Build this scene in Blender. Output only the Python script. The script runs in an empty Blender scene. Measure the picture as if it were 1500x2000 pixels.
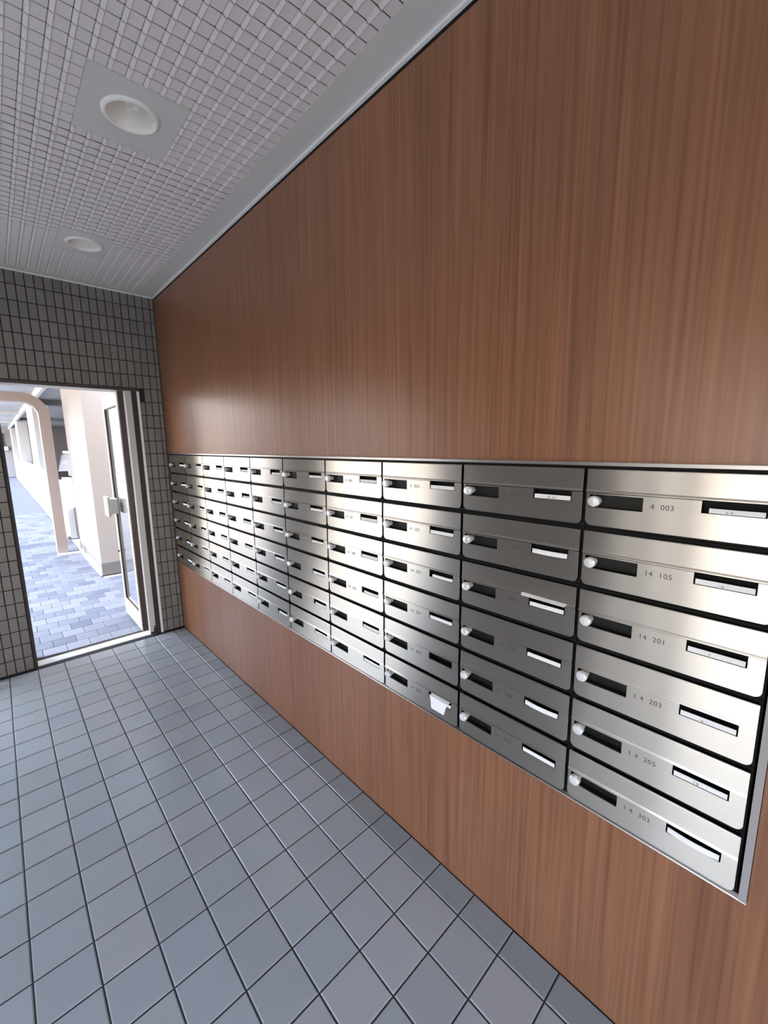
import bpy, bmesh, math, random
from mathutils import Vector, Matrix
random.seed(7)
scene = bpy.context.scene
COL = scene.collection

# ------------------------------------------------------------------ camera, world, sun, exposure
cam_data = bpy.data.cameras.new('camera')
cam = bpy.data.objects.new('camera', cam_data)
COL.objects.link(cam)
RIGHT = Vector((0.73153833, -0.68169117, -0.01219892))
FWD = Vector((0.67147063, 0.72344248, -0.1604935))
UP = Vector((0.11823222, 0.10921593, 0.98696151))
m = Matrix((RIGHT, UP, -FWD)).transposed().to_4x4()
m.translation = Vector((0, 0, 1.555))
cam.matrix_world = m
cam_data.sensor_fit = 'VERTICAL'
cam_data.sensor_height = 24.0
cam_data.lens = 24.0 * 811.57 / 2000.0
cam_data.clip_start = 0.02
cam_data.clip_end = 300
scene.camera = cam

world = bpy.data.worlds.new('world')
scene.world = world
world.use_nodes = True
wn = world.node_tree
wn.nodes.clear()
w_out = wn.nodes.new('ShaderNodeOutputWorld')
w_bg = wn.nodes.new('ShaderNodeBackground')
w_tc = wn.nodes.new('ShaderNodeTexCoord')
w_sep = wn.nodes.new('ShaderNodeSeparateXYZ')
w_ramp = wn.nodes.new('ShaderNodeValToRGB')
w_ramp.color_ramp.elements[0].position = 0.0
w_ramp.color_ramp.elements[0].color = (0.62, 0.52, 0.41, 1)
w_mid = w_ramp.color_ramp.elements.new(0.16)
w_mid.color = (0.98, 0.93, 0.86, 1)
w_ramp.color_ramp.elements[1].position = 0.42
w_ramp.color_ramp.elements[1].color = (0.52, 0.70, 1.0, 1)
wn.links.new(w_tc.outputs['Generated'], w_sep.inputs[0])
wn.links.new(w_sep.outputs['Z'], w_ramp.inputs[0])
wn.links.new(w_ramp.outputs[0], w_bg.inputs[0])
w_bg.inputs[1].default_value = 4.4
wn.links.new(w_bg.outputs[0], w_out.inputs[0])

sun_data = bpy.data.lights.new('sun', 'SUN')
sun_data.energy = 2.0
sun_data.angle = 0.01
sun_data.color = (1.0, 0.93, 0.82)
sun = bpy.data.objects.new('sun', sun_data)
COL.objects.link(sun)
sun.rotation_euler = Vector((-0.72, 0.16, 0.66)).to_track_quat('Z', 'Y').to_euler()
sun.location = (-8, 3, 9)

scene.view_settings.view_transform = 'Standard'
scene.view_settings.look = 'None'
scene.view_settings.gamma = 1.0
scene.view_settings.exposure = 1.68
scene.view_settings.use_curve_mapping = False
scene.cycles.max_bounces = 12
scene.cycles.diffuse_bounces = 6
scene.cycles.use_denoising = True

# ------------------------------------------------------------------ measures (metres)
WX = 1.05        # right wall
LX = -1.65       # left wall
YE = 3.738       # end wall
YB = -3.60       # entrance line behind
H = 2.697        # ceiling
MB_TOP, MB_ROW, MB_COL, MB_Y0 = 1.4987, 0.15, 0.3618, 0.0401
MB_BOT = MB_TOP - 6 * MB_ROW
MB_Y1 = MB_Y0 + 10 * MB_COL

# ------------------------------------------------------------------ materials
def new_mat(name):
    mt = bpy.data.materials.new(name)
    mt.use_nodes = True
    return mt, mt.node_tree, mt.node_tree.nodes['Principled BSDF']

def plain(name, col, rough=0.5, metal=0.0, noise=0.06, scale=12.0, spec=0.5, bump=0.0):
    mt, nt, b = new_mat(name)
    tc = nt.nodes.new('ShaderNodeTexCoord')
    nz = nt.nodes.new('ShaderNodeTexNoise')
    nz.inputs['Scale'].default_value = scale
    nz.inputs['Detail'].default_value = 4
    nt.links.new(tc.outputs['Object'], nz.inputs['Vector'])
    mx = nt.nodes.new('ShaderNodeMix'); mx.data_type = 'RGBA'
    c = Vector(col[:3])
    mx.inputs['A'].default_value = (*[max(0, v * (1 - noise)) for v in c], 1)
    mx.inputs['B'].default_value = (*[min(1, v * (1 + noise)) for v in c], 1)
    nt.links.new(nz.outputs['Fac'], mx.inputs['Factor'])
    nt.links.new(mx.outputs['Result'], b.inputs['Base Color'])
    b.inputs['Roughness'].default_value = rough
    b.inputs['Metallic'].default_value = metal
    b.inputs['Specular IOR Level'].default_value = spec
    if bump:
        bp = nt.nodes.new('ShaderNodeBump'); bp.inputs['Strength'].default_value = bump; bp.inputs['Distance'].default_value = 0.002
        nt.links.new(nz.outputs['Fac'], bp.inputs['Height'])
        nt.links.new(bp.outputs['Normal'], b.inputs['Normal'])
    return mt

def tile_mat(name, colours, rough, spec=0.5, mottle=0.08, bump=0.15):
    """each tile (mesh island) takes its own tone out of a short list"""
    mt, nt, b = new_mat(name)
    geo = nt.nodes.new('ShaderNodeNewGeometry')
    rp = nt.nodes.new('ShaderNodeValToRGB')
    els = rp.color_ramp.elements
    n = len(colours)
    els[0].position = 0; els[0].color = (*colours[0], 1)
    els[1].position = 1; els[1].color = (*colours[-1], 1)
    for i in range(1, n - 1):
        e = els.new(i / (n - 1)); e.color = (*colours[i], 1)
    nt.links.new(geo.outputs['Random Per Island'], rp.inputs[0])
    tc = nt.nodes.new('ShaderNodeTexCoord')
    nz = nt.nodes.new('ShaderNodeTexNoise'); nz.inputs['Scale'].default_value = 9; nz.inputs['Detail'].default_value = 5
    nt.links.new(tc.outputs['Object'], nz.inputs['Vector'])
    mp = nt.nodes.new('ShaderNodeMapRange')
    mp.inputs['To Min'].default_value = 1 - mottle; mp.inputs['To Max'].default_value = 1 + mottle
    nt.links.new(nz.outputs['Fac'], mp.inputs['Value'])
    mul = nt.nodes.new('ShaderNodeVectorMath'); mul.operation = 'SCALE'
    nt.links.new(rp.outputs[0], mul.inputs[0]); nt.links.new(mp.outputs[0], mul.inputs['Scale'])
    nt.links.new(mul.outputs[0], b.inputs['Base Color'])
    b.inputs['Roughness'].default_value = rough
    b.inputs['Specular IOR Level'].default_value = spec
    n2 = nt.nodes.new('ShaderNodeTexNoise'); n2.inputs['Scale'].default_value = 260; n2.inputs['Detail'].default_value = 2
    nt.links.new(tc.outputs['Object'], n2.inputs['Vector'])
    bp = nt.nodes.new('ShaderNodeBump'); bp.inputs['Strength'].default_value = bump; bp.inputs['Distance'].default_value = 0.0006
    nt.links.new(n2.outputs['Fac'], bp.inputs['Height']); nt.links.new(bp.outputs['Normal'], b.inputs['Normal'])
    return mt

def wood_mat():
    mt, nt, b = new_mat('wood_laminate')
    tc = nt.nodes.new('ShaderNodeTexCoord')
    def stretched(sx, sz, scale, detail, dist=0.0):
        mpg = nt.nodes.new('ShaderNodeMapping')
        mpg.inputs['Scale'].default_value = (1, sx, sz)
        nt.links.new(tc.outputs['Object'], mpg.inputs['Vector'])
        nz = nt.nodes.new('ShaderNodeTexNoise'); nz.inputs['Scale'].default_value = scale
        nz.inputs['Detail'].default_value = detail; nz.inputs['Distortion'].default_value = dist
        nt.links.new(mpg.outputs[0], nz.inputs['Vector'])
        return nz
    fine = stretched(1.0, 0.012, 120, 3)
    mid = stretched(1.0, 0.025, 55, 4, 0.3)
    broad = stretched(1.0, 0.10, 3.0, 2)
    a = nt.nodes.new('ShaderNodeMath'); a.operation = 'MULTIPLY'; a.inputs[1].default_value = 0.45
    nt.links.new(fine.outputs['Fac'], a.inputs[0])
    c = nt.nodes.new('ShaderNodeMath'); c.operation = 'MULTIPLY_ADD'; c.inputs[1].default_value = 0.35
    nt.links.new(mid.outputs['Fac'], c.inputs[0]); nt.links.new(a.outputs[0], c.inputs[2])
    d = nt.nodes.new('ShaderNodeMath'); d.operation = 'MULTIPLY_ADD'; d.inputs[1].default_value = 0.20
    nt.links.new(broad.outputs['Fac'], d.inputs[0]); nt.links.new(c.outputs[0], d.inputs[2])
    rp = nt.nodes.new('ShaderNodeValToRGB')
    e = rp.color_ramp.elements
    e[0].position = 0.34; e[0].color = (0.150, 0.060, 0.028, 1)
    e[1].position = 0.66; e[1].color = (0.325, 0.143, 0.070, 1)
    k = e.new(0.50); k.color = (0.240, 0.101, 0.048, 1)
    nt.links.new(d.outputs[0], rp.inputs[0])
    nt.links.new(rp.outputs[0], b.inputs['Base Color'])
    b.inputs['Roughness'].default_value = 0.34
    b.inputs['Specular IOR Level'].default_value = 0.6
    bp = nt.nodes.new('ShaderNodeBump'); bp.inputs['Strength'].default_value = 0.12; bp.inputs['Distance'].default_value = 0.0006
    nt.links.new(fine.outputs['Fac'], bp.inputs['Height']); nt.links.new(bp.outputs['Normal'], b.inputs['Normal'])
    return mt

def steel_mat(name='brushed_steel', rough=0.30, col=(0.65, 0.60, 0.52)):
    mt, nt, b = new_mat(name)
    b.inputs['Metallic'].default_value = 1.0
    b.inputs['Anisotropic'].default_value = 0.985
    b.inputs['Anisotropic Rotation'].default_value = 0.25
    b.inputs['Roughness'].default_value = rough
    uv = nt.nodes.new('ShaderNodeUVMap'); uv.uv_map = 'UVMap'
    tg = nt.nodes.new('ShaderNodeTangent'); tg.direction_type = 'UV_MAP'; tg.uv_map = 'UVMap'
    nt.links.new(tg.outputs[0], b.inputs['Tangent'])
    mpg = nt.nodes.new('ShaderNodeMapping'); mpg.inputs['Scale'].default_value = (3, 500, 1)
    nt.links.new(uv.outputs[0], mpg.inputs['Vector'])
    nz = nt.nodes.new('ShaderNodeTexNoise'); nz.inputs['Scale'].default_value = 1.0; nz.inputs['Detail'].default_value = 3
    nt.links.new(mpg.outputs[0], nz.inputs['Vector'])
    mx = nt.nodes.new('ShaderNodeMix'); mx.data_type = 'RGBA'
    mx.inputs['A'].default_value = (*[v * 0.93 for v in col], 1)
    mx.inputs['B'].default_value = (*[v * 1.07 for v in col], 1)
    nt.links.new(nz.outputs['Fac'], mx.inputs['Factor'])
    nt.links.new(mx.outputs['Result'], b.inputs['Base Color'])
    bp = nt.nodes.new('ShaderNodeBump'); bp.inputs['Strength'].default_value = 0.04; bp.inputs['Distance'].default_value = 0.0003
    nt.links.new(nz.outputs['Fac'], bp.inputs['Height']); nt.links.new(bp.outputs['Normal'], b.inputs['Normal'])
    return mt

def glass_mat():
    mt, nt, b = new_mat('clear_glass')
    b.inputs['Base Color'].default_value = (0.95, 0.98, 0.98, 1)
    b.inputs['Roughness'].default_value = 0.02
    b.inputs['Transmission Weight'].default_value = 1.0
    b.inputs['IOR'].default_value = 1.12
    return mt

M_WOOD = wood_mat()
M_STEEL = steel_mat()
M_FRAME_LIT = steel_mat('frame_steel_lit', 0.45, (0.88, 0.84, 0.77))  # same steel as the side strips, its bright reflection put into the colour
M_FRAME_SHADED = steel_mat('frame_steel_shaded', 0.45, (0.26, 0.245, 0.235))  # same frame steel, colour darkened to stand for a dimmer reflection
M_BLACK = plain('black_housing', (0.006, 0.006, 0.006), 0.6, spec=0.2)
M_RECESS = plain('dark_recess', (0.010, 0.011, 0.009), 0.45, spec=0.25)
M_KNOB = plain('knob_chrome', (0.86, 0.86, 0.84), 0.22, 0.35, 0.02)
M_CARD = plain('card_paper', (0.84, 0.84, 0.82), 0.7, noise=0.03)
M_INK = plain('engraved_ink', (0.07, 0.07, 0.07), 0.6)
M_FLOOR = tile_mat('floor_tile', [(0.31, 0.33, 0.34), (0.36, 0.375, 0.38), (0.32, 0.33, 0.335), (0.375, 0.37, 0.375), (0.33, 0.345, 0.36)], 0.27, 0.5, 0.05)
M_FLOORB = tile_mat('border_floor_tile', [(0.22, 0.235, 0.24), (0.26, 0.27, 0.275), (0.24, 0.245, 0.245)], 0.30, 0.5, 0.05)
M_GROUT = plain('dark_grout', (0.018, 0.017, 0.016), 0.85)
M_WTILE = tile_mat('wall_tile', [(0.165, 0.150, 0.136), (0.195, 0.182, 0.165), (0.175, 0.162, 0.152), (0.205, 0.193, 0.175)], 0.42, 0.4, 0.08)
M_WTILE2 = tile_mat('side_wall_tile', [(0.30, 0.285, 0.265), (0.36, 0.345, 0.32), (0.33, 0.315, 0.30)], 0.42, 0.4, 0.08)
M_CEIL = plain('ceiling_relief_metal', (0.69, 0.66, 0.655), 0.5, 0.0, 0.03, 60, bump=0.1)
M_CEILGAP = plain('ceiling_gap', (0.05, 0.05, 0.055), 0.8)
M_CEILPLAIN = plain('ceiling_plain_border', (0.60, 0.59, 0.575), 0.6, 0.0, 0.02)
M_WHITETRIM = plain('white_trim', (0.80, 0.80, 0.80), 0.4, 0.0, 0.02)
M_DOWN = plain('downlight_white', (0.80, 0.79, 0.76), 0.4, 0.0, 0.02)
M_REFL = plain('downlight_reflector', (0.88, 0.85, 0.80), 0.25, 0.15, 0.03)
M_WHITE = plain('white_paint', (0.56, 0.54, 0.51), 0.55, 0.0, 0.02)
M_CREAM = plain('cream_paint', (0.36, 0.305, 0.265), 0.7, 0.0, 0.03, 4)
M_BEIGE = plain('beige_render', (0.36, 0.32, 0.29), 0.8, 0.0, 0.04, 30, bump=0.2)
M_PINK = plain('pinkish_beige_paint', (0.30, 0.23, 0.19), 0.6, 0.0, 0.02)
M_GREY = plain('grey_skirting', (0.17, 0.155, 0.145), 0.8)
M_SOFFIT = plain('corridor_soffit', (0.34, 0.34, 0.37), 0.7)
M_CONC = plain('concrete_ground', (0.30, 0.29, 0.27), 0.8, noise=0.1)
M_PAVE = tile_mat('walkway_paver', [(0.070, 0.083, 0.125), (0.135, 0.15, 0.195), (0.15, 0.165, 0.21), (0.080, 0.093, 0.135), (0.14, 0.155, 0.20)], 0.6, 0.4, 0.05)
M_FARPAVE = plain('far_walkway', (0.085, 0.10, 0.145), 0.65)
M_GLASS = glass_mat()
M_DARK = plain('dark_rubber', (0.025, 0.018, 0.017), 0.6)
M_DBROWN = plain('dark_brown_metal', (0.045, 0.022, 0.018), 0.45)
M_CARBODY = plain('car_white', (0.82, 0.82, 0.82), 0.2, 0.0, 0.01)
M_CARGLASS = plain('car_dark_glass', (0.015, 0.012, 0.012), 0.08)
M_BULB = plain('bulb_frosted', (0.85, 0.83, 0.78), 0.35)
M_WINDARK = plain('window_dark', (0.03, 0.035, 0.03), 0.2)
M_BRICK = plain('far_grey_wall', (0.36, 0.34, 0.34), 0.8)

# ------------------------------------------------------------------ helpers
def box(bm, x0, x1, y0, y1, z0, z1, mi=0):
    vs = [bm.verts.new(p) for p in ((x0, y0, z0), (x1, y0, z0), (x1, y1, z0), (x0, y1, z0), (x0, y0, z1), (x1, y0, z1), (x1, y1, z1), (x0, y1, z1))]
    fs = [bm.faces.new([vs[i] for i in q]) for q in ((0, 3, 2, 1), (4, 5, 6, 7), (0, 1, 5, 4), (1, 2, 6, 5), (2, 3, 7, 6), (3, 0, 4, 7))]
    for f in fs: f.material_index = mi
    return vs

def tile_up(bm, x0, x1, y0, y1, z0, z1, b, mi=0):
    """tile with chamfered upper edges, facing +z"""
    lo = [bm.verts.new(p) for p in ((x0, y0, z0), (x1, y0, z0), (x1, y1, z0), (x0, y1, z0))]
    md = [bm.verts.new((v.co.x, v.co.y, z1 - b)) for v in lo]
    hi = [bm.verts.new(p) for p in ((x0 + b, y0 + b, z1), (x1 - b, y0 + b, z1), (x1 - b, y1 - b, z1), (x0 + b, y1 - b, z1))]
    for i in range(4):
        j = (i + 1) % 4
        bm.faces.new((lo[i], lo[j], md[j], md[i])).material_index = mi
        bm.faces.new((md[i], md[j], hi[j], hi[i])).material_index = mi
    bm.faces.new(hi).material_index = mi

def finish(bm):
    bmesh.ops.recalc_face_normals(bm, faces=bm.faces[:])

def mesh_of(bm, name, mats, smooth=False, uv=False):
    me = bpy.data.meshes.new(name)
    if uv:
        lay = bm.loops.layers.uv.new('UVMap')
        for f in bm.faces:
            for l in f.loops:
                l[lay].uv = (l.vert.co.y + 0.31 * l.vert.co.x, l.vert.co.z + 0.17 * l.vert.co.x)
    bm.to_mesh(me); bm.free()
    for mt in (mats if isinstance(mats, (list, tuple)) else [mats]):
        me.materials.append(mt)
    if smooth:
        for p in me.polygons: p.use_smooth = True
    return me

def link(name, me, parent=None, loc=(0, 0, 0)):
    o = bpy.data.objects.new(name, me)
    COL.objects.link(o)
    o.location = loc
    if parent is not None: o.parent = parent
    return o

def obj(name, bm, mats, parent=None, loc=(0, 0, 0), smooth=False, uv=False):
    return link(name, mesh_of(bm, name, mats, smooth, uv), parent, loc)

def struct(name, bm, mats, **k):
    finish(bm)
    o = obj(name, bm, mats, **k)
    if k.get('parent') is None: o['kind'] = 'structure'
    return o

def boxes(*L):
    bm = bmesh.new()
    for b in L: box(bm, *b)
    return bm

def thing(name, label, cat, loc=(0, 0, 0), group=None):
    o = bpy.data.objects.new(name, None); COL.objects.link(o)
    o.empty_display_size = 0.1
    o.location = loc; tag(o, label, cat, group)
    return o

def tag(o, label, cat, group=None):
    o['label'] = label; o['category'] = cat
    if group: o['group'] = group

def lathe(bm, prof, seg=32, axis='z', centre=(0, 0, 0), closed_ends=False):
    """prof: list of (r, h)"""
    cx, cy, cz = centre
    rings = []
    for r, h in prof:
        ring = []
        for i in range(seg):
            a = 2 * math.pi * i / seg
            u, v = r * math.cos(a), r * math.sin(a)
            p = {'z': (cx + u, cy + v, cz + h), 'x': (cx + h, cy + u, cz + v), 'y': (cx + u, cy + h, cz + v)}[axis]
            ring.append(bm.verts.new(p))
        rings.append(ring)
    for a, b in zip(rings, rings[1:]):
        for i in range(seg):
            j = (i + 1) % seg
            bm.faces.new((a[i], a[j], b[j], b[i]))
    if closed_ends:
        bm.faces.new(rings[0][::-1]); bm.faces.new(rings[-1])

# ------------------------------------------------------------------ the setting: lobby shell
# right wall: wood-grain laminate with an opening for the mailbox bank
T = 0.34
bm = boxes((WX, WX + T, YB, YE, 0, MB_BOT - 0.0048), (WX, WX + T, YB, YE, MB_TOP + 0.0088, H),
           (WX, WX + T, YB, MB_Y0 - 0.018, MB_BOT - 0.0048, MB_TOP + 0.0088), (WX, WX + T, MB_Y1 + 0.018, YE, MB_BOT - 0.0048, MB_TOP + 0.0088))
box(bm, WX + T, WX + T + 0.1, YB, YE + .2, 0, H + .2)
struct('wall_right', bm, M_WOOD)

# end wall: core and hung tiles, doorway x .045-.885 up to 1.99, second opening left of the pier
DX0, DX1, DZ = 0.045, 0.884, 1.992
PX = -0.56
OZ = 2.05
WT = 0.20
bm = boxes((DX1, WX + T, YE + .006, YE + WT, 0, H + .1), (PX, DX0, YE + .006, YE + WT, 0, H + .1), (DX0, DX1, YE + .006, YE + WT, DZ, H + .1),
           (LX - .2, PX, YE + .006, YE + WT, OZ, H + .1))
def wall_tiles_y(bm, xs, zs, y_face, skip, ny=-1, depth=.008):
    g = 0.0026
    for i in range(len(xs) - 1):
        for k in range(len(zs) - 1):
            x0, x1, z0, z1 = xs[i], xs[i + 1], zs[k], zs[k + 1]
            r = skip(x0, x1, z0, z1)
            if r is None: continue
            x0, x1, z0, z1 = r
            if x1 - x0 < .008 or z1 - z0 < .008: continue
            x0 += g; x1 -= g; z0 += g; z1 -= g
            b = .0015
            lo = [bm.verts.new(p) for p in ((x0, y_face - ny * depth, z0), (x1, y_face - ny * depth, z0), (x1, y_face - ny * depth, z1), (x0, y_face - ny * depth, z1))]
            md = [bm.verts.new((v.co.x, y_face - ny * b, v.co.z)) for v in lo]
            hi = [bm.verts.new(p) for p in ((x0 + b, y_face, z0 + b), (x1 - b, y_face, z0 + b), (x1 - b, y_face, z1 - b), (x0 + b, y_face, z1 - b))]
            for a in range(4):
                c = (a + 1) % 4
                bm.faces.new((lo[a], lo[c], md[c], md[a])).material_index = 1
                bm.faces.new((md[a], md[c], hi[c], hi[a])).material_index = 1
            bm.faces.new(hi).material_index = 1
def end_skip(x0, x1, z0, z1):
    # clip against the doorway and the side opening
    for a0, a1, zt in ((DX0 - .004, DX1 + .002, DZ + .012), (-9, PX, OZ)):
        if x1 > a0 and x0 < a1 and z0 < zt:
            if z1 > zt and zt - z0 < .09 and z1 - zt > .02: z0 = zt; continue
            if z1 > zt: z0 = zt; continue
            if x0 >= a0 and x1 <= a1: return None
            if x0 < a0: x1 = a0
            else: x0 = a1
    return x0, min(x1, WX), z0, min(z1, H)
xs = sorted([1.019 - .0491 * k for k in range(0, 55)] + [1.05])
zs = [0.1003 * k for k in range(0, 28)]
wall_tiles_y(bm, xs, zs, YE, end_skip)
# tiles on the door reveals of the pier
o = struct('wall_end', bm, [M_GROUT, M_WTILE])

# left wall: tiled piers with openings between them
SEG = [(-3.6, -.75), (.64, .80), (.91, 1.06), (1.16, 3.20)]
bm = boxes(*[(LX - .2, LX, a, b, 0, H + .1) for a, b in SEG])
g = .0022
for a, b in SEG:
    nn = max(1, round((b - a) / .0491)); st = (b - a) / nn
    for i in range(nn):
        for k in range(27):
            y0 = a + i * st + g; y1 = y0 + st - 2 * g; z0 = k * .1003 + g; z1 = min(H, (k + 1) * .1003) - g
            if z1 - z0 > .01: box(bm, LX - .005, LX + .008, y0, y1, z0, z1, 1)
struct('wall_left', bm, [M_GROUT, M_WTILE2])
struct('trim_9', boxes((LX - .2, LX, -.749, .639, 1.92, H + .01), (LX - .2, LX, 3.201, YE, 1.92, H + .01), (LX, WX, YB - .4, YB - .2, 1.92, H)), M_BEIGE)  # headers over unseen openings, added to darken the top of the wood wall

# floor: bevelled 150 mm tiles on dark grout
bm = boxes((LX - .2, WX + T, YB - .4, YE + .1, -0.12, -0.0035))
P, GX, GY = .1505, .9548, 1.4426
gx = []
k = -18
xe = [GX + P * k for k in range(-18, 1)] + [WX]
ye = [GY + P * k for k in range(-36, 16)]
g = .0019
for i in range(len(xe) - 1):
    for j in range(len(ye) - 1):
        x0, x1 = max(xe[i], LX), xe[i + 1]
        y0, y1 = ye[j], min(ye[j + 1], YE + .02)
        if x1 - x0 < .02 or y1 - y0 < .02: continue
        dz = random.uniform(-.0003, .0003)
        tile_up(bm, x0 + g, x1 - g, y0 + g, y1 - g, -.006, 0 + dz, .0032, 2 if i == len(xe) - 2 else 1)
struct('floor', bm, [M_GROUT, M_FLOOR, M_FLOORB])

# ceiling: relief panels (ribs along the room, square cells between), plain border, light plates
CB = .931        # edge of the relief field
CYE = 3.66
bm = bmesh.new()
def ceil_slab(x0, x1, y0, y1, z0, z1, mi): box(bm, x0, x1, y0, y1, z0, z1, mi)
plates = [(.3418, .6364, 1.6388, 1.9825), (.3909, .6364, 2.8659, 3.19)]
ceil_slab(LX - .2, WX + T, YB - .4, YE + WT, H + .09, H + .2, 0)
BK = []
pc = .0491
def in_plate(x, y):
    for a, b, c, d in plates:
        if a < x < b and c < y < d: return True
    return False
ix = 0
x = CB
while x - pc > LX:
    x1 = x; x0 = x - pc
    y = -1.7 - 39 * .0491; n = 0
    while y < CYE - .001:
        step = pc if y < 2.93 else (CYE - y)
        yy1 = min(y + step, CYE)
        cx, cy = (x0 + x1) / 2, (y + yy1) / 2
        if step > .1:
            # smooth long lands near the end wall, split around the second plate
            segs = [(y, yy1)]
            for a, b, c, d in plates:
                if a < cx < b and c < yy1 and d > y:
                    segs = [(d, yy1)] if y >= c - .06 else [(d, yy1)]
        else:
            segs = [] if in_plate(cx, cy) else [(y, yy1)]
        for s0, s1 in segs:
            if s1 - s0 < .01: continue
            gy = (.0026 if y < 1.98 else .0046) if step < .1 else 0.0
            # wedge-shaped cell: left flank slopes up to the rib, broad face to the right
            zl, zr = H + .001, H - .0045
            pts = [(x0 + .0008, H + .0035), (x0 + .0022, H - .0004), (x0 + .0120, H - .0034), (x0 + .0150, H - .0004), (x1 - .0010, H + .0008), (x1 - .0010, H + .0035)]
            ra = [bm.verts.new((px, s0 + gy, pz)) for px, pz in pts]
            rb = [bm.verts.new((px, s1 - gy, pz)) for px, pz in pts]
            for q in range(len(pts) - 1):
                f = bm.faces.new((ra[q], ra[q + 1], rb[q + 1], rb[q])); f.material_index = 1
            bm.faces.new(ra).material_index = 1; bm.faces.new(rb[::-1]).material_index = 1
        y = yy1
    x -= pc
# dark backing seen in the joints, cut out round the plates
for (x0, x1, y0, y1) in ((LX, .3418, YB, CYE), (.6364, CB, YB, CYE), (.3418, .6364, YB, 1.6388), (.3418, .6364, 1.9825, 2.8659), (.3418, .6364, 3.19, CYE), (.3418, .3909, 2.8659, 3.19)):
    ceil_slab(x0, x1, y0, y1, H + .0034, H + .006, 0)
# plain borders
ceil_slab(CB, WX - .012, YB - .4, YE + .004, H - .0015, H + .013, 2)
ceil_slab(LX, CB, CYE, YE + .004, H - .001, H + .013, 2)
# mounting plates with round holes
def plate(bm, a, b, c, d, cx, cy, r, z0, z1, mi):
    seg = 32
    ang = [2 * math.pi * i / seg for i in range(seg)]
    def outer(t):
        ux, uy = math.cos(t), math.sin(t)
        s = 1e9
        if ux > 1e-9: s = min(s, (b - cx) / ux)
        if ux < -1e-9: s = min(s, (a - cx) / ux)
        if uy > 1e-9: s = min(s, (d - cy) / uy)
        if uy < -1e-9: s = min(s, (c - cy) / uy)
        return (cx + ux * s, cy + uy * s)
    cor = [math.atan2(yy - cy, xx - cx) % (2 * math.pi) for xx, yy in ((a, c), (b, c), (b, d), (a, d))]
    ang = sorted(ang + cor)
    inn = [bm.verts.new((cx + r * math.cos(t), cy + r * math.sin(t), z0)) for t in ang]
    out = [bm.verts.new((*outer(t), z0)) for t in ang]
    out2 = [bm.verts.new((v.co.x, v.co.y, z1)) for v in out]
    for i in range(len(ang)):
        j = (i + 1) % len(ang)
        bm.faces.new((inn[i], inn[j], out[j], out[i])).material_index = mi
        bm.faces.new((out[i], out[j], out2[j], out2[i])).material_index = mi
for (a, b, c, d), (cx, cy) in zip(plates, ((.490, 1.797), (.517, 3.022))):
    plate(bm, a, b, c, d, cx, cy, .074, H - .003, H + .012, 2)
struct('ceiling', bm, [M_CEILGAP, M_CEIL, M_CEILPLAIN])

# bead along the wood wall and along the end wall, and dark shadow gap
struct('trim_2', boxes((WX - .014, WX - .002, YB, YE - .012, H - .010, H)), M_WHITETRIM)
struct('trim_3', boxes((LX, WX - .014, YE - .012, YE - .0005, H - .008, H - .001)), M_WHITETRIM)
struct('trim_4', boxes((WX - .0025, WX, YB, YE - .02, H - .018, H - .010)), M_BLACK)
# thin dark sealant line in the inside corner
struct('trim_5', boxes((WX - .006, WX - .0003, YE - .006, YE - .0003, .0, H - .02)), M_DARK)

# ------------------------------------------------------------------ doorway: frame and open leaf
bm = boxes((DX0 - .004, DX0 + .012, YE - .006, YE + WT + .002, 0, DZ), )
fr = struct('door_1', bm, M_DARK)
fr.name = 'door_1'
hb = boxes((DX0 - .004, DX1, YE - .010, YE + .012, DZ - .008, DZ + .012)); finish(hb)
obj('header_edge', hb, M_DBROWN, fr)
hb = boxes((DX0 + .012, DX1 - .05, YE + .012, YE + WT, DZ - .004, DZ + .016)); finish(hb)
obj('header_lining', hb, M_WHITE, fr)
hb = boxes((.788, .830, YE + .002, YE + .05, 0, DZ - .008)); finish(hb)
obj('side_jamb', hb, M_WHITE, fr)
hb = boxes((.830, .867, YE + .0, YE + .05, 0, DZ - .008)); finish(hb)
obj('dark_jamb_channel', hb, M_DARK, fr)
hb = boxes((.867, .884, YE - .007, YE + .05, 0, DZ - .008)); finish(hb)
obj('steel_jamb_edge', hb, M_WHITETRIM, fr)
hb = boxes((DX0 + .012, .884, YE + .022, YE + .11, -.004, .003)); finish(hb)
obj('threshold', hb, M_WHITETRIM, fr)

leaf = thing('glass_door', 'white framed glass door standing open outward at the right of the doorway', 'door', (.765, 3.80, 0))
LY0, LY1, LZ0, LZ1 = 0.0, .60, .03, 1.985
xa, xb = -.020, .020
sw = .062
def lobj(name, L, mat, parent=leaf, bev=0):
    b_ = boxes(*L); finish(b_); return obj(name, b_, mat, parent)
lobj('hinge_stile', [(xa, xb, LY0 + .012, LY0 + sw, LZ0, LZ1)], M_WHITE)
lobj('lock_stile', [(xa, xb, LY1 - .048, LY1, LZ0, LZ1)], M_WHITE)
lobj('top_rail', [(xa, xb, LY0 + sw, LY1 - .048, 1.885, LZ1)], M_WHITE)
lobj('bottom_rail', [(xa, xb, LY0 + sw, LY1 - .048, LZ0, .175)], M_WHITE)
gl = lobj('glass_pane', [(-.003, .003, LY0 + sw - .004, LY1 - .044, .171, 1.889)], M_GLASS)
lobj('pane_gasket', [(xa + .004, -.004, LY0 + sw, LY0 + sw + .006, .175, 1.885), (xa + .004, -.004, LY1 - .058, LY1 - .048, .175, 1.885),
                     (xa + .004, -.004, LY0 + sw, LY1 - .048, .175, .182), (xa + .004, -.004, LY0 + sw, LY1 - .048, 1.878, 1.885)], M_DBROWN)
lobj('edge_seal', [(xa + .004, xb + .003, LY0 - .006, LY0 + .012, LZ0, LZ1)], M_DBROWN)
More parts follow.
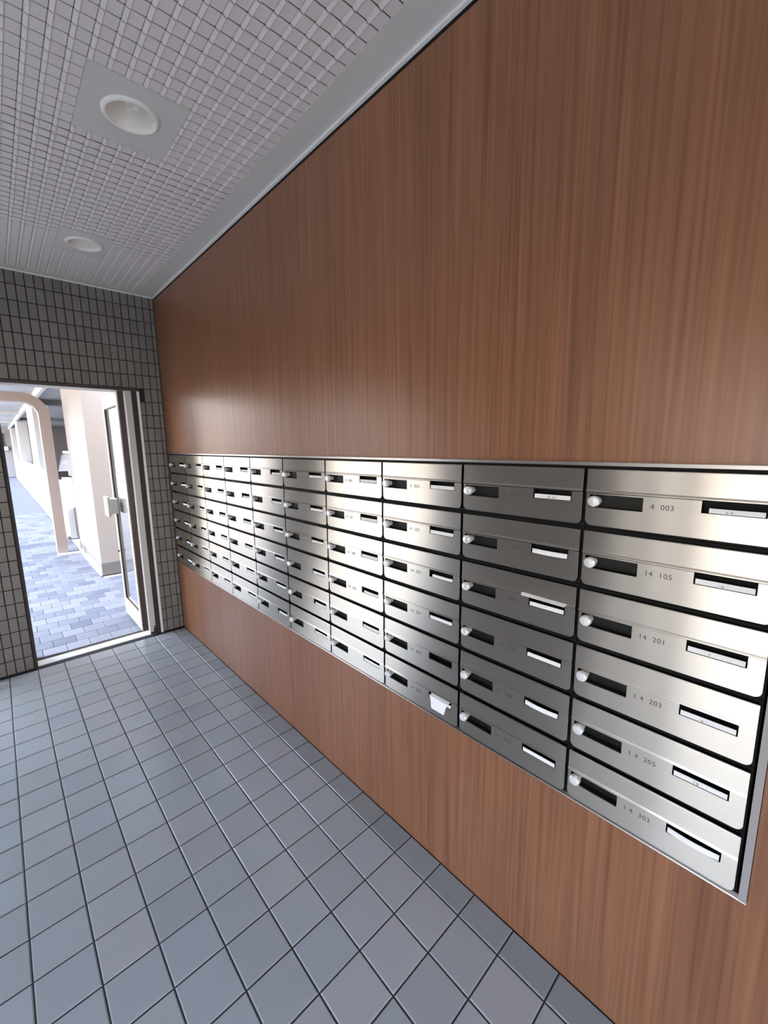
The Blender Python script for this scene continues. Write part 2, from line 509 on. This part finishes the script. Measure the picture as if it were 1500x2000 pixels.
# push plate handle: a boxed plate standing off the leaf on both faces
hb = boxes((xa - .078, xa - .060, .40, .56, .965, 1.135), (xa - .062, xa, .415, .545, .985, 1.115)); finish(hb)
hd = obj('push_handle', hb, M_WHITE, leaf)
hb = boxes((xb + .03, xb + .05, .08, .56, .965, 1.135), (xb, xb + .032, .10, .54, .985, 1.115)); finish(hb)
obj('push_handle', hb, M_BEIGE, leaf)
hb = bmesh.new(); lathe(hb, [(.0, -.012), (.009, -.012), (.009, 0), (0, 0)], 12, 'x', (xa, LY1 - .022, .62)); finish(hb)
obj('lock_cylinder', hb, M_DARK, leaf)
# floor pivot at the foot of the hinge side
pv = thing('floor_pivot', 'small dark floor pivot and wire at the foot of the open glass door', 'hinge', (.812, 3.772, .004))
hb = boxes((-.022, .028, -.035, -.018, 0, .022)); finish(hb); obj('base_plate', hb, M_DARK, pv)
hb = bmesh.new(); lathe(hb, [(.011, 0), (.011, .05), (.006, .055), (.006, .075)], 12, 'z', (.012, -.028, .0), True); finish(hb); obj('pivot_pin', hb, M_DARK, pv)
def tube(bm, pts, r, seg=8):
    rings = []
    for i, p in enumerate(pts):
        a = Vector(pts[max(0, i - 1)]); b_ = Vector(pts[min(len(pts) - 1, i + 1)])
        d = (b_ - a).normalized(); u = d.orthogonal().normalized(); v = d.cross(u)
        rings.append([bm.verts.new(Vector(p) + r * (math.cos(2 * math.pi * k / seg) * u + math.sin(2 * math.pi * k / seg) * v)) for k in range(seg)])
    for a, b_ in zip(rings, rings[1:]):
        best = min(range(seg), key=lambda s: sum((a[k].co - b_[(k + s) % seg].co).length for k in range(seg)))
        for k in range(seg):
            bm.faces.new((a[k], a[(k + 1) % seg], b_[(k + 1 + best) % seg], b_[(k + best) % seg]))
    bm.faces.new(rings[0][::-1]); bm.faces.new(rings[-1])
hb = bmesh.new(); tube(hb, [(.012, -.028, .07), (.002, -.028, .10), (-.004, -.028, .14), (.0, -.028, .18), (-.002, -.027, .215)], .003); finish(hb)
obj('wire', hb, M_DARK, pv)

# ------------------------------------------------------------------ downlights
def downlight(label, cx, cy, spin=0):
    t = thing('downlight', label, 'downlight', (cx, cy, H), 'downlights in the relief ceiling')
    b_ = bmesh.new(); lathe(b_, [(.070, .004), (.071, -.006), (.074, -.010), (.080, -.011), (.088, -.0075), (.090, -.003)], 48); finish(b_)
    obj('trim_ring', b_, M_DOWN, t, smooth=True)
    b_ = bmesh.new(); lathe(b_, [(.071, -.005), (.069, .02), (.062, .045), (.050, .066), (.032, .078), (.0005, .083)], 40)
    obj('reflector', b_, M_REFL, t, smooth=True)
    b_ = bmesh.new(); lathe(b_, [(.012, .078), (.014, .066), (.022, .056), (.023, .044), (.016, .034), (.0005, .030)], 24); finish(b_)
    obj('bulb', b_, M_BULB, t, smooth=True)
downlight('round recessed downlight on a square plate, the larger nearer one in the ceiling', .490, 1.797)
downlight('round recessed downlight further off, close to the tiled end wall', .517, 3.022)

# ------------------------------------------------------------------ mailboxes
FX = -0.012       # door face stands this far off the wood plane (towards the room)
def arc(cx, cy, r, a0, a1, n=6):
    return [(cx + r * math.cos(math.radians(a0 + (a1 - a0) * i / n)), cy + r * math.sin(math.radians(a0 + (a1 - a0) * i / n))) for i in range(n + 1)]

def panel_with_holes(y0, y1, z0, z1, r, holes, x_front, thick):
    """flat plate in the yz plane; rounded lower corners; rectangular holes (ya, yb, za, zb)"""
    bm = bmesh.new()
    zc = z0 + r
    verts = {}
    def V(y, z):
        k = (round(y, 5), round(z, 5))
        if k not in verts: verts[k] = bm.verts.new((x_front, y, z))
        return verts[k]
    ysb = sorted({y0, y1, y0 + r, y1 - r, *[h[0] for h in holes], *[h[1] for h in holes]})
    zsb = sorted({zc, z1, *[h[2] for h in holes], *[min(h[3], z1) for h in holes]})
    for i in range(len(ysb) - 1):
        for k in range(len(zsb) - 1):
            cy, cz = (ysb[i] + ysb[i + 1]) / 2, (zsb[k] + zsb[k + 1]) / 2
            if any(h[0] < cy < h[1] and h[2] < cz < h[3] for h in holes): continue
            bm.faces.new((V(ysb[i], zsb[k]), V(ysb[i], zsb[k + 1]), V(ysb[i + 1], zsb[k + 1]), V(ysb[i + 1], zsb[k])))
    # lower band with rounded corners
    for i in range(len(ysb) - 1):
        if ysb[i] >= y0 + r - 1e-6 and ysb[i + 1] <= y1 - r + 1e-6:
            bm.faces.new((V(ysb[i], z0), V(ysb[i], zc), V(ysb[i + 1], zc), V(ysb[i + 1], z0)))
    for (cy, a0, a1) in ((y0 + r, 180, 270), (y1 - r, 270, 360)):
        pts = arc(cy, zc, r, a0, a1)
        bm.faces.new([V(*p) for p in pts] + [V(cy, zc)]) if True else None
    finish(bm)
    for f in bm.faces:
        if f.normal.x > 0: f.normal_flip()
    res = bmesh.ops.extrude_face_region(bm, geom=bm.faces[:])
    back = [e for e in res['geom'] if isinstance(e, bmesh.types.BMVert)]
    bmesh.ops.translate(bm, verts=back, vec=(thick, 0, 0))
    finish(bm)
    return bm

W_, R_ = MB_COL, MB_ROW
GAP = .0044
Y0_, Y1_ = GAP, W_ - GAP
z_ = lambda d: R_ - d          # d = distance below the top of the cell
REC = (.236, .3505, z_(.099), z_(.0675))
SLOT = (.031, .1315, z_(.0895), z_(.0625))
# local frame: origin at the lower near corner of the cell, y along the bank, x into the wall
bm = bmesh.new()
t = .0085
box(bm, .002, .26, .0008, t, .0008, R_ - .0008); box(bm, .002, .26, W_ - t, W_ - .0008, .0008, R_ - .0008)
box(bm, .002, .26, t, W_ - t, .0008, t); box(bm, .002, .26, t, W_ - t, R_ - t, R_ - .0008)
box(bm, .25, .26, t, W_ - t, t, R_ - t)
finish(bm); ME_HOUSING = mesh_of(bm, 'housing', M_BLACK)
# flap: upper plate, its lower lip rolled slightly outward
bm = bmesh.new()
prof = [(FX + .004, z_(.0072)), (FX + .0006, z_(.0076)), (FX, z_(.0088)), (FX - .0009, z_(.0560)), (FX - .0032, z_(.0600)), (FX - .0034, z_(.0620)), (FX + .001, z_(.0626)), (FX + .004, z_(.0620))]
ra = [bm.verts.new((x, Y0_, z)) for x, z in prof]; rb = [bm.verts.new((x, Y1_, z)) for x, z in prof]
for i in range(len(prof)):
    j = (i + 1) % len(prof)
    bm.faces.new((ra[i], ra[j], rb[j], rb[i]))
bm.faces.new(ra[::-1]); bm.faces.new(rb)
finish(bm); ME_FLAP = mesh_of(bm, 'flap', M_STEEL, uv=True)
bm = panel_with_holes(Y0_, Y1_, z_(.1424), z_(.0640), .014, [REC, (SLOT[0], SLOT[1], SLOT[2], z_(.0640) + .001)], FX, .003)
ME_DOOR = mesh_of(bm, 'door', M_STEEL, uv=True)
def tray(h, x0, depth, w=.0015):
    y0, y1, z0, z1 = h
    b_ = bmesh.new()
    box(b_, x0, x0 + depth, y0 - w, y0, z0 - w, z1 + w); box(b_, x0, x0 + depth, y1, y1 + w, z0 - w, z1 + w)
    box(b_, x0, x0 + depth, y0, y1, z0 - w, z0); box(b_, x0, x0 + depth, y0, y1, z1, z1 + w)
    box(b_, x0 + depth, x0 + depth + w, y0 - w, y1 + w, z0 - w, z1 + w)
    finish(b_); return b_
ME_RECESS = mesh_of(tray(REC, FX + .003, .016), 'dial_recess', M_RECESS)
ME_SLOT = mesh_of(tray((SLOT[0], SLOT[1], SLOT[2], z_(.0645)), FX + .003, .022), 'card_slot', M_BLACK)
# dial knob: stepped round knob with a faceted rim
bm = bmesh.new()
KY, KZ = .3375, z_(.0835)
lathe(bm, [(.0095, .016), (.0095, .002), (.0125, .001), (.0135, -.004), (.0130, -.0135), (.0105, -.0165), (.0004, -.0175)], 12, 'x', (FX + .003, KY, KZ))
finish(bm); ME_KNOB = mesh_of(bm, 'dial_knob', M_KNOB)
# name card in the slot, leaning slightly
def card(y0, y1, zb, zt, lean=.0006, bow=0.0, x=FX + .0008):
    b_ = bmesh.new(); n = 8; A = []; B = []; C_ = []; D = []
    for i in range(n + 1):
        y = y0 + (y1 - y0) * i / n; s = bow * math.sin(math.pi * i / n)
        A.append(b_.verts.new((x - s, y, zb))); B.append(b_.verts.new((x + lean - s, y, zt)))
        C_.append(b_.verts.new((x + .0012 - s, y, zb))); D.append(b_.verts.new((x + lean + .0012 - s, y, zt)))
    for i in range(n):
        b_.faces.new((A[i], A[i + 1], B[i + 1], B[i])); b_.faces.new((C_[i + 1], C_[i], D[i], D[i + 1]))
        b_.faces.new((B[i], B[i + 1], D[i + 1], D[i])); b_.faces.new((A[i + 1], A[i], C_[i], C_[i + 1]))
    b_.faces.new((A[0], B[0], D[0], C_[0])); b_.faces.new((A[n], C_[n], D[n], B[n]))
    finish(b_); return b_
ME_CARD = mesh_of(card(.0340, .1285, z_(.0880), z_(.0770)), 'name_card', M_CARD)
ME_CARD2 = mesh_of(card(.0340, .1285, z_(.0880), z_(.0762), .002, .004), 'name_card', M_CARD)
ME_CARD3 = mesh_of(card(.0340, .1190, z_(.0880), z_(.0785), .001, .001), 'name_card', M_CARD)

def text_mesh(s, size=.0160):
    cu = bpy.data.curves.new('number', 'FONT'); cu.body = s; cu.size = size; cu.extrude = .00012; cu.space_character = 1.1
    o = bpy.data.objects.new('tmp_text', cu); COL.objects.link(o)
    dg = bpy.context.evaluated_depsgraph_get(); dg.update()
    me = bpy.data.meshes.new_from_object(o.evaluated_get(dg))
    bpy.data.objects.remove(o)
    # text runs in +x and up +y; on the bank it must run towards -y and face -x
    for v in me.vertices:
        x, y, z = v.co
        v.co = (FX - .0002 - z, .222 - x, z_(.0905) + y)
    me.name = 'engraved_number'
    me.materials.clear(); me.materials.append(M_INK)
    return me

def text_small(s, size, ys, zs_, x):
    me = text_mesh(s, size)
    for v in me.vertices: v.co = (v.co.x - (FX - .0002) + x, v.co.y - .222 + ys, v.co.z - z_(.0905) + zs_)
    me.name = 'card_writing'
    return me

NUM = {(0, 0): '4  003', (0, 1): '14  105', (0, 2): '14  201', (0, 3): '1 4  203', (0, 4): '1 4  205', (0, 5): '1 4  303',
       (1, 0): '4  004', (1, 1): '14  104', (1, 2): '14  202', (1, 3): '14  204', (1, 4): '14  206', (1, 5): '14  304',
       (2, 0): '4  005', (2, 1): '4  103', (2, 2): '14  207', (2, 3): '14  301', (2, 4): '14  302', (2, 5): '14  305',
       (3, 0): '4  006', (3, 1): '4  102', (3, 2): '14  208', (3, 3): '14  306'}
ORD = ['topmost', 'second', 'third', 'fourth', 'fifth', 'bottom']
ORDC = ['nearest', 'second', 'third', 'fourth', 'fifth', 'sixth', 'seventh', 'eighth', 'ninth', 'farthest']
EXTRA = {(2, 5): 'white leaflet hanging from its slot', (2, 4): 'dark slot without a name card', (1, 2): 'scrap of paper above its slot', (1, 4): 'name card bowed outward'}
MARKS = {(0, 0): 'c o', (0, 1): '- o', (0, 2): 'I', (0, 3): 'o -', (0, 4): 'I S', (1, 0): 'A  n I', (2, 0): 'I'}
def part(name, me, parent): return link(name, me, parent)
proto = None
for c in range(10):
    for r in range(6):
        col_words = 'column at the near right end' if c == 0 else ('column beside the tiled end wall' if c == 9 else '%s column from the near right end' % ORDC[c])
        lab = 'brushed steel mailbox, %s row, %s' % ({0: 'topmost', 5: 'bottom'}.get(r, ORD[r] + ' from top,'[:-1]), col_words)
        lab = lab.replace(',,', ',')
        if (c, r) in EXTRA: lab = 'steel mailbox with %s, %s row, %s' % (EXTRA[(c, r)], ORD[r], 'third column' if c == 2 else 'second column')
        root = thing('mailbox', lab, 'mailbox', (WX, MB_Y0 + c * W_, MB_TOP - (r + 1) * R_), 'steel mailboxes in the bank')
        part('housing', ME_HOUSING, root)
        fl = part('flap', ME_FLAP, root)
        d = part('door', ME_DOOR, root)
        part('dial_recess', ME_RECESS, d)
        part('dial_knob', ME_KNOB, d)
        part('card_slot', ME_SLOT, d)
        if (c, r) in ((2, 4),): pass
        elif (c, r) in ((1, 1), (1, 4), (0, 5)): part('name_card', ME_CARD2, d)
        elif (c * 7 + r * 3) % 5 == 0: part('name_card', ME_CARD3, d)
        else: part('name_card', ME_CARD, d)
        if (c, r) in MARKS: part('card_writing', text_small(MARKS[(c, r)], .0085, .092, z_(.0862), FX - .0001), d)
        if (c, r) in NUM: part('engraved_number', text_mesh(NUM[(c, r)]), d)
# papers in the slots of two boxes
b_ = bmesh.new()
yy0, yy1 = .040, .126
pr = [(FX + .010, z_(.0700)), (FX - .004, z_(.0760)), (FX - .010, z_(.0900)), (FX - .014, z_(.1130))]
A = [b_.verts.new((x, yy0 + .002 * i * 2, z)) for i, (x, z) in enumerate(pr)]
B = [b_.verts.new((x, yy1 - .003 * i * 2, z)) for i, (x, z) in enumerate(pr)]
for i in range(3): b_.faces.new((A[i], A[i + 1], B[i + 1], B[i]))
r2 = bmesh.ops.extrude_face_region(b_, geom=b_.faces[:]); bmesh.ops.translate(b_, verts=[e for e in r2['geom'] if isinstance(e, bmesh.types.BMVert)], vec=(.0008, 0, -.0006)); finish(b_)
o = obj('leaflet', b_, M_CARD, None, (WX, MB_Y0 + 2 * W_, MB_TOP - 6 * R_))
tag(o, 'white folded leaflet hanging out of a bottom-row mailbox slot in the third column', 'leaflet')
b_ = bmesh.new(); vs = [b_.verts.new(p) for p in ((FX - .004, .025, z_(.0560)), (FX - .004, .150, z_(.0540)), (FX - .014, .148, z_(.0590)), (FX - .014, .028, z_(.0610)))]
b_.faces.new(vs); r2 = bmesh.ops.extrude_face_region(b_, geom=b_.faces[:]); bmesh.ops.translate(b_, verts=[e for e in r2['geom'] if isinstance(e, bmesh.types.BMVert)], vec=(0, 0, -.001)); finish(b_)
o = obj('paper_slip', b_, M_CARD, None, (WX, MB_Y0 + 1 * W_, MB_TOP - 3 * R_))
tag(o, 'narrow pale paper slip caught under the flap of a third-row mailbox, second column', 'paper')

# steel surround of the bank
fr = thing('mailbox_surround', 'thin brushed steel surround framing the whole bank of mailboxes on the wood wall', 'frame', (WX, 0, 0))
def fobj(name, L):
    b_ = boxes(*L); finish(b_); return obj(name, b_, M_FRAME_LIT if 'side' not in name else M_FRAME_SHADED, fr, uv=True)
a, b2 = MB_Y0 - .001, MB_Y1 + .001
fobj('top_trim', [(-.014, .003, a - .016, b2 + .016, MB_TOP + .001, MB_TOP + .0085)])
fobj('bottom_trim', [(-.010, .003, a - .016, b2 + .016, MB_BOT - .0045, MB_BOT - .001)])
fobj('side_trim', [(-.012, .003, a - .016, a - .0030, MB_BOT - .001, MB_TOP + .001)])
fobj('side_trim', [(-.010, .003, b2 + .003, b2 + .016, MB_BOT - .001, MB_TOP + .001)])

# ------------------------------------------------------------------ outside: walkway, portal, arcade, neighbours
bm = boxes((-.95, 2.8, YE + .16, 13.0, -.10, -.012))
W2 = .15; n = 0
y = YE + .165; row = 0
while y < 13.0:
    x = -.95 + (W2 * .5 if row % 2 else 0) - W2
    xm = 1.9 if y + W2 < 5.98 else .80
    while x < xm:
        x0 = max(x, -.95); x1 = min(x + W2, xm)
        if x1 - x0 > .02:
            tile_up(bm, x0 + .0012, x1 - .0012, y + .0012, y + W2 - .0012, -.012, 0 + random.uniform(-.0006, .0006), .003, 1)
        x += W2
    y += W2; row += 1
struct('walkway_paving', bm, [M_CONC, M_PAVE])
struct('far_walkway', boxes((-.95, .81, 13.0, 33, -.10, 0)), M_FARPAVE)
struct('ground', boxes((-30, 30, 33, 45, -.3, -.13), (-30, LX - .2, -30, 33, -.3, -.02), (LX - .2, 30, -30, YB - .4, -.3, -.02),
                       (LX - .2, 30, YE + .16, 33, -.3, -.105), (2.8, 12, 5, 33, -.105, -.012), (.81, 2.8, 13, 33, -.105, -.012), (LX - .2, -.95, YE + .16, 33, -.105, -.02)), M_CONC)

# sunlit pier beside the door, with its skirting
bm = boxes((.814, 1.9, 5.99, 7.71, .15, 2.75)); finish(bm)
o = obj('pier', bm, M_CREAM); o.name = 'wall_pier'; o['kind'] = 'structure'
bm = boxes((.812, 1.9, 5.985, 7.712, 0, .15)); struct('baseboard_pier', bm, M_GREY)
bm = boxes((.79, .812, 5.985, 7.70, 0, .05), (.52, .86, 7.56, 7.66, 0, .02)); struct('trim_6', bm, M_WHITE)
# wall seen in front of the pier (between door and pier)
struct('wall_outer_right', boxes((1.9, 2.1, YE + WT, 7.7, 0, 2.75)), M_BEIGE)
# roof soffit over the walkway, with unseen width added to shade the neighbour wall
struct('corridor_roof', boxes((-.95, .90, YE + WT, 7.8, 2.75, 2.95), (-.95, 3.9, 7.8, 32, 2.75, 2.95)), M_SOFFIT)
struct('trim_7', boxes((.76, .82, 7.75, 32, 2.60, 2.75)), M_WHITE)
for k, yb in enumerate((12.0, 18.0, 24.0)):
    b_ = boxes((-.95, .76, yb, yb + .25, 2.66, 2.75)); struct('beam', b_, M_WHITE)
# portal frame with a rounded corner
def portal():
    bm = bmesh.new()
    y0, y1 = 7.66, 7.86
    ro, ri = .30, .19
    outer = [(.655, 0)] + [(.655 - ro + ro * math.cos(a), 2.32 - ro + ro * math.sin(a)) for a in [math.pi / 2 * i / 10 for i in range(11)]] + [(-1.6, 2.32)]
    inner = [(.530, 0)] + [(.530 - ri + ri * math.cos(a), 2.20 - ri + ri * math.sin(a)) for a in [math.pi / 2 * i / 10 for i in range(11)]] + [(-1.6, 2.20)]
    of = [bm.verts.new((x, y0, z)) for x, z in outer]; ob = [bm.verts.new((x, y1, z)) for x, z in outer]
    nf = [bm.verts.new((x, y0, z)) for x, z in inner]; nb = [bm.verts.new((x, y1, z)) for x, z in inner]
    for i in range(len(outer) - 1):
        bm.faces.new((of[i], of[i + 1], nf[i + 1], nf[i])); bm.faces.new((ob[i + 1], ob[i], nb[i], nb[i + 1]))
        bm.faces.new((of[i + 1], of[i], ob[i], ob[i + 1])); bm.faces.new((nf[i], nf[i + 1], nb[i + 1], nb[i]))
    bm.faces.new((of[0], nf[0], nb[0], ob[0])); bm.faces.new((of[-1], ob[-1], nb[-1], nf[-1]))
    finish(bm)
    return bm
o = obj('portal_frame', portal(), M_PINK)
tag(o, 'pinkish beige portal frame with rounded corner spanning the outdoor walkway', 'portal frame')
# parapet and piers of the arcade
struct('wall_parapet', boxes((.82, .94, 8.9, 13.19, 0, 1.06), (.82, .94, 15.31, 21.59, 0, 1.06), (.82, .94, 23.51, 28.59, 0, 1.06)), M_WHITE)
struct('trim_8', boxes((.775, .819, 8.9, 31, 0, .04)), M_GREY)
for i, (a, b2) in enumerate(((13.2, 15.3), (21.6, 23.5), (28.6, 30.6))):
    b_ = boxes((.80, 1.1, a, b2, 0, 2.6)); finish(b_)
    o = obj('arcade_pier', b_, M_WHITE)
    tag(o, '%s of the white arcade piers standing in the parapet beyond the portal frame' % ['nearest', 'middle', 'farthest'][i], 'pier', 'white arcade piers')
struct('wall_neighbour', boxes((3.6, 3.9, 5.0, 33, -.1, 5.5)), M_BEIGE)
# far end of the walkway
struct('wall_far', boxes((-8, 3.6, 31.6, 32, -.1, 3.4)), M_BRICK)
struct('window_far', boxes((-.9, .50, 31.5, 31.6, 1.70, 2.42)), M_WINDARK)
struct('window_sill_far', boxes((-1.0, .66, 31.42, 31.6, 1.48, 1.70)), M_WHITE)
# buildings on the left of the lobby that face its openings
struct('wall_opposite', boxes((-8.4, -8.0, -7.5, 14, -.1, 1.3)), M_CREAM)
struct('wall_court', boxes((-7.9, -1.6, 9.0, 9.3, -.1, 2.2)), M_CREAM)
struct('sun_block_canopy', boxes((-3.6, LX - .2, YB - .4, 4.3, H + .05, H + .25)), M_WHITE)  # unseen overhang, added to keep direct sun off the lobby floor

# white car in the first bay of the arcade
car = thing('car', 'white compact car with dark windscreen parked beyond the portal frame column', 'car', (1.72, 9.9, 0))
def car_body():
    bm = bmesh.new()
    # stations along y (local), each a rounded section (half width, z low, z high)
    st = [(-1.78, .60, .34, .62), (-1.74, .72, .24, .80), (-1.55, .78, .20, .93), (-1.0, .80, .20, 1.00), (-.9, .80, .20, 1.02), (0, .80, .20, 1.04), (1.0, .80, .20, 1.04), (1.5, .78, .22, 1.00), (1.68, .70, .28, .9)]
    rings = []
    for y, w, z0, z1 in st:
        r = .10
        pts = [(-w + r, z0), (w - r, z0), (w, z0 + r), (w, z1 - r), (w - r * 1.2, z1), (-w + r * 1.2, z1), (-w, z1 - r), (-w, z0 + r)]
        rings.append([bm.verts.new((x, y, z)) for x, z in pts])
    for a, b_ in zip(rings, rings[1:]):
        for i in range(8):
            bm.faces.new((a[i], a[(i + 1) % 8], b_[(i + 1) % 8], b_[i]))
    bm.faces.new(rings[0][::-1]); bm.faces.new(rings[-1])
    bmesh.ops.bevel(bm, geom=bm.edges[:], offset=.02, segments=2, affect='EDGES')
    finish(bm); return bm
obj('body', car_body(), M_CARBODY, car, smooth=True)
bm = bmesh.new()
lo = [(-.76, -1.05), (.76, -1.05), (.76, 1.45), (-.76, 1.45)]; hi = [(-.66, -.55), (.66, -.55), (.66, 1.25), (-.66, 1.25)]
A = [bm.verts.new((x, y, 1.0)) for x, y in lo]; B = [bm.verts.new((x, y, 1.46)) for x, y in hi]
for i in range(4): bm.faces.new((A[i], A[(i + 1) % 4], B[(i + 1) % 4], B[i]))
bm.faces.new(B); bm.faces.new(A[::-1]); bmesh.ops.bevel(bm, geom=bm.edges[:], offset=.03, segments=2, affect='EDGES'); finish(bm)
obj('windows', bm, M_CARGLASS, car)
bm = boxes((-.66, .66, -.56, 1.26, 1.455, 1.50)); bmesh.ops.bevel(bm, geom=bm.edges[:], offset=.02, segments=2, affect='EDGES'); finish(bm)
obj('roof', bm, M_CARBODY, car)
bm = boxes((-.70, .70, -1.795, -1.76, .40, .44)); finish(bm); obj('bumper_gap', bm, M_DARK, car)
bm = boxes((-.94, -.80, -.80, -.70, 1.02, 1.16)); finish(bm); obj('side_mirror', bm, M_DARK, car)
for sx in (-1, 1):
    for yy in (-1.1, 1.05):
        bm = bmesh.new(); lathe(bm, [(.16, -.09), (.26, -.09), (.285, -.06), (.285, .06), (.26, .09), (.16, .09)], 28, 'x', (sx * .72, yy, .285), True); finish(bm)
        obj('wheel', bm, M_DARK, car)
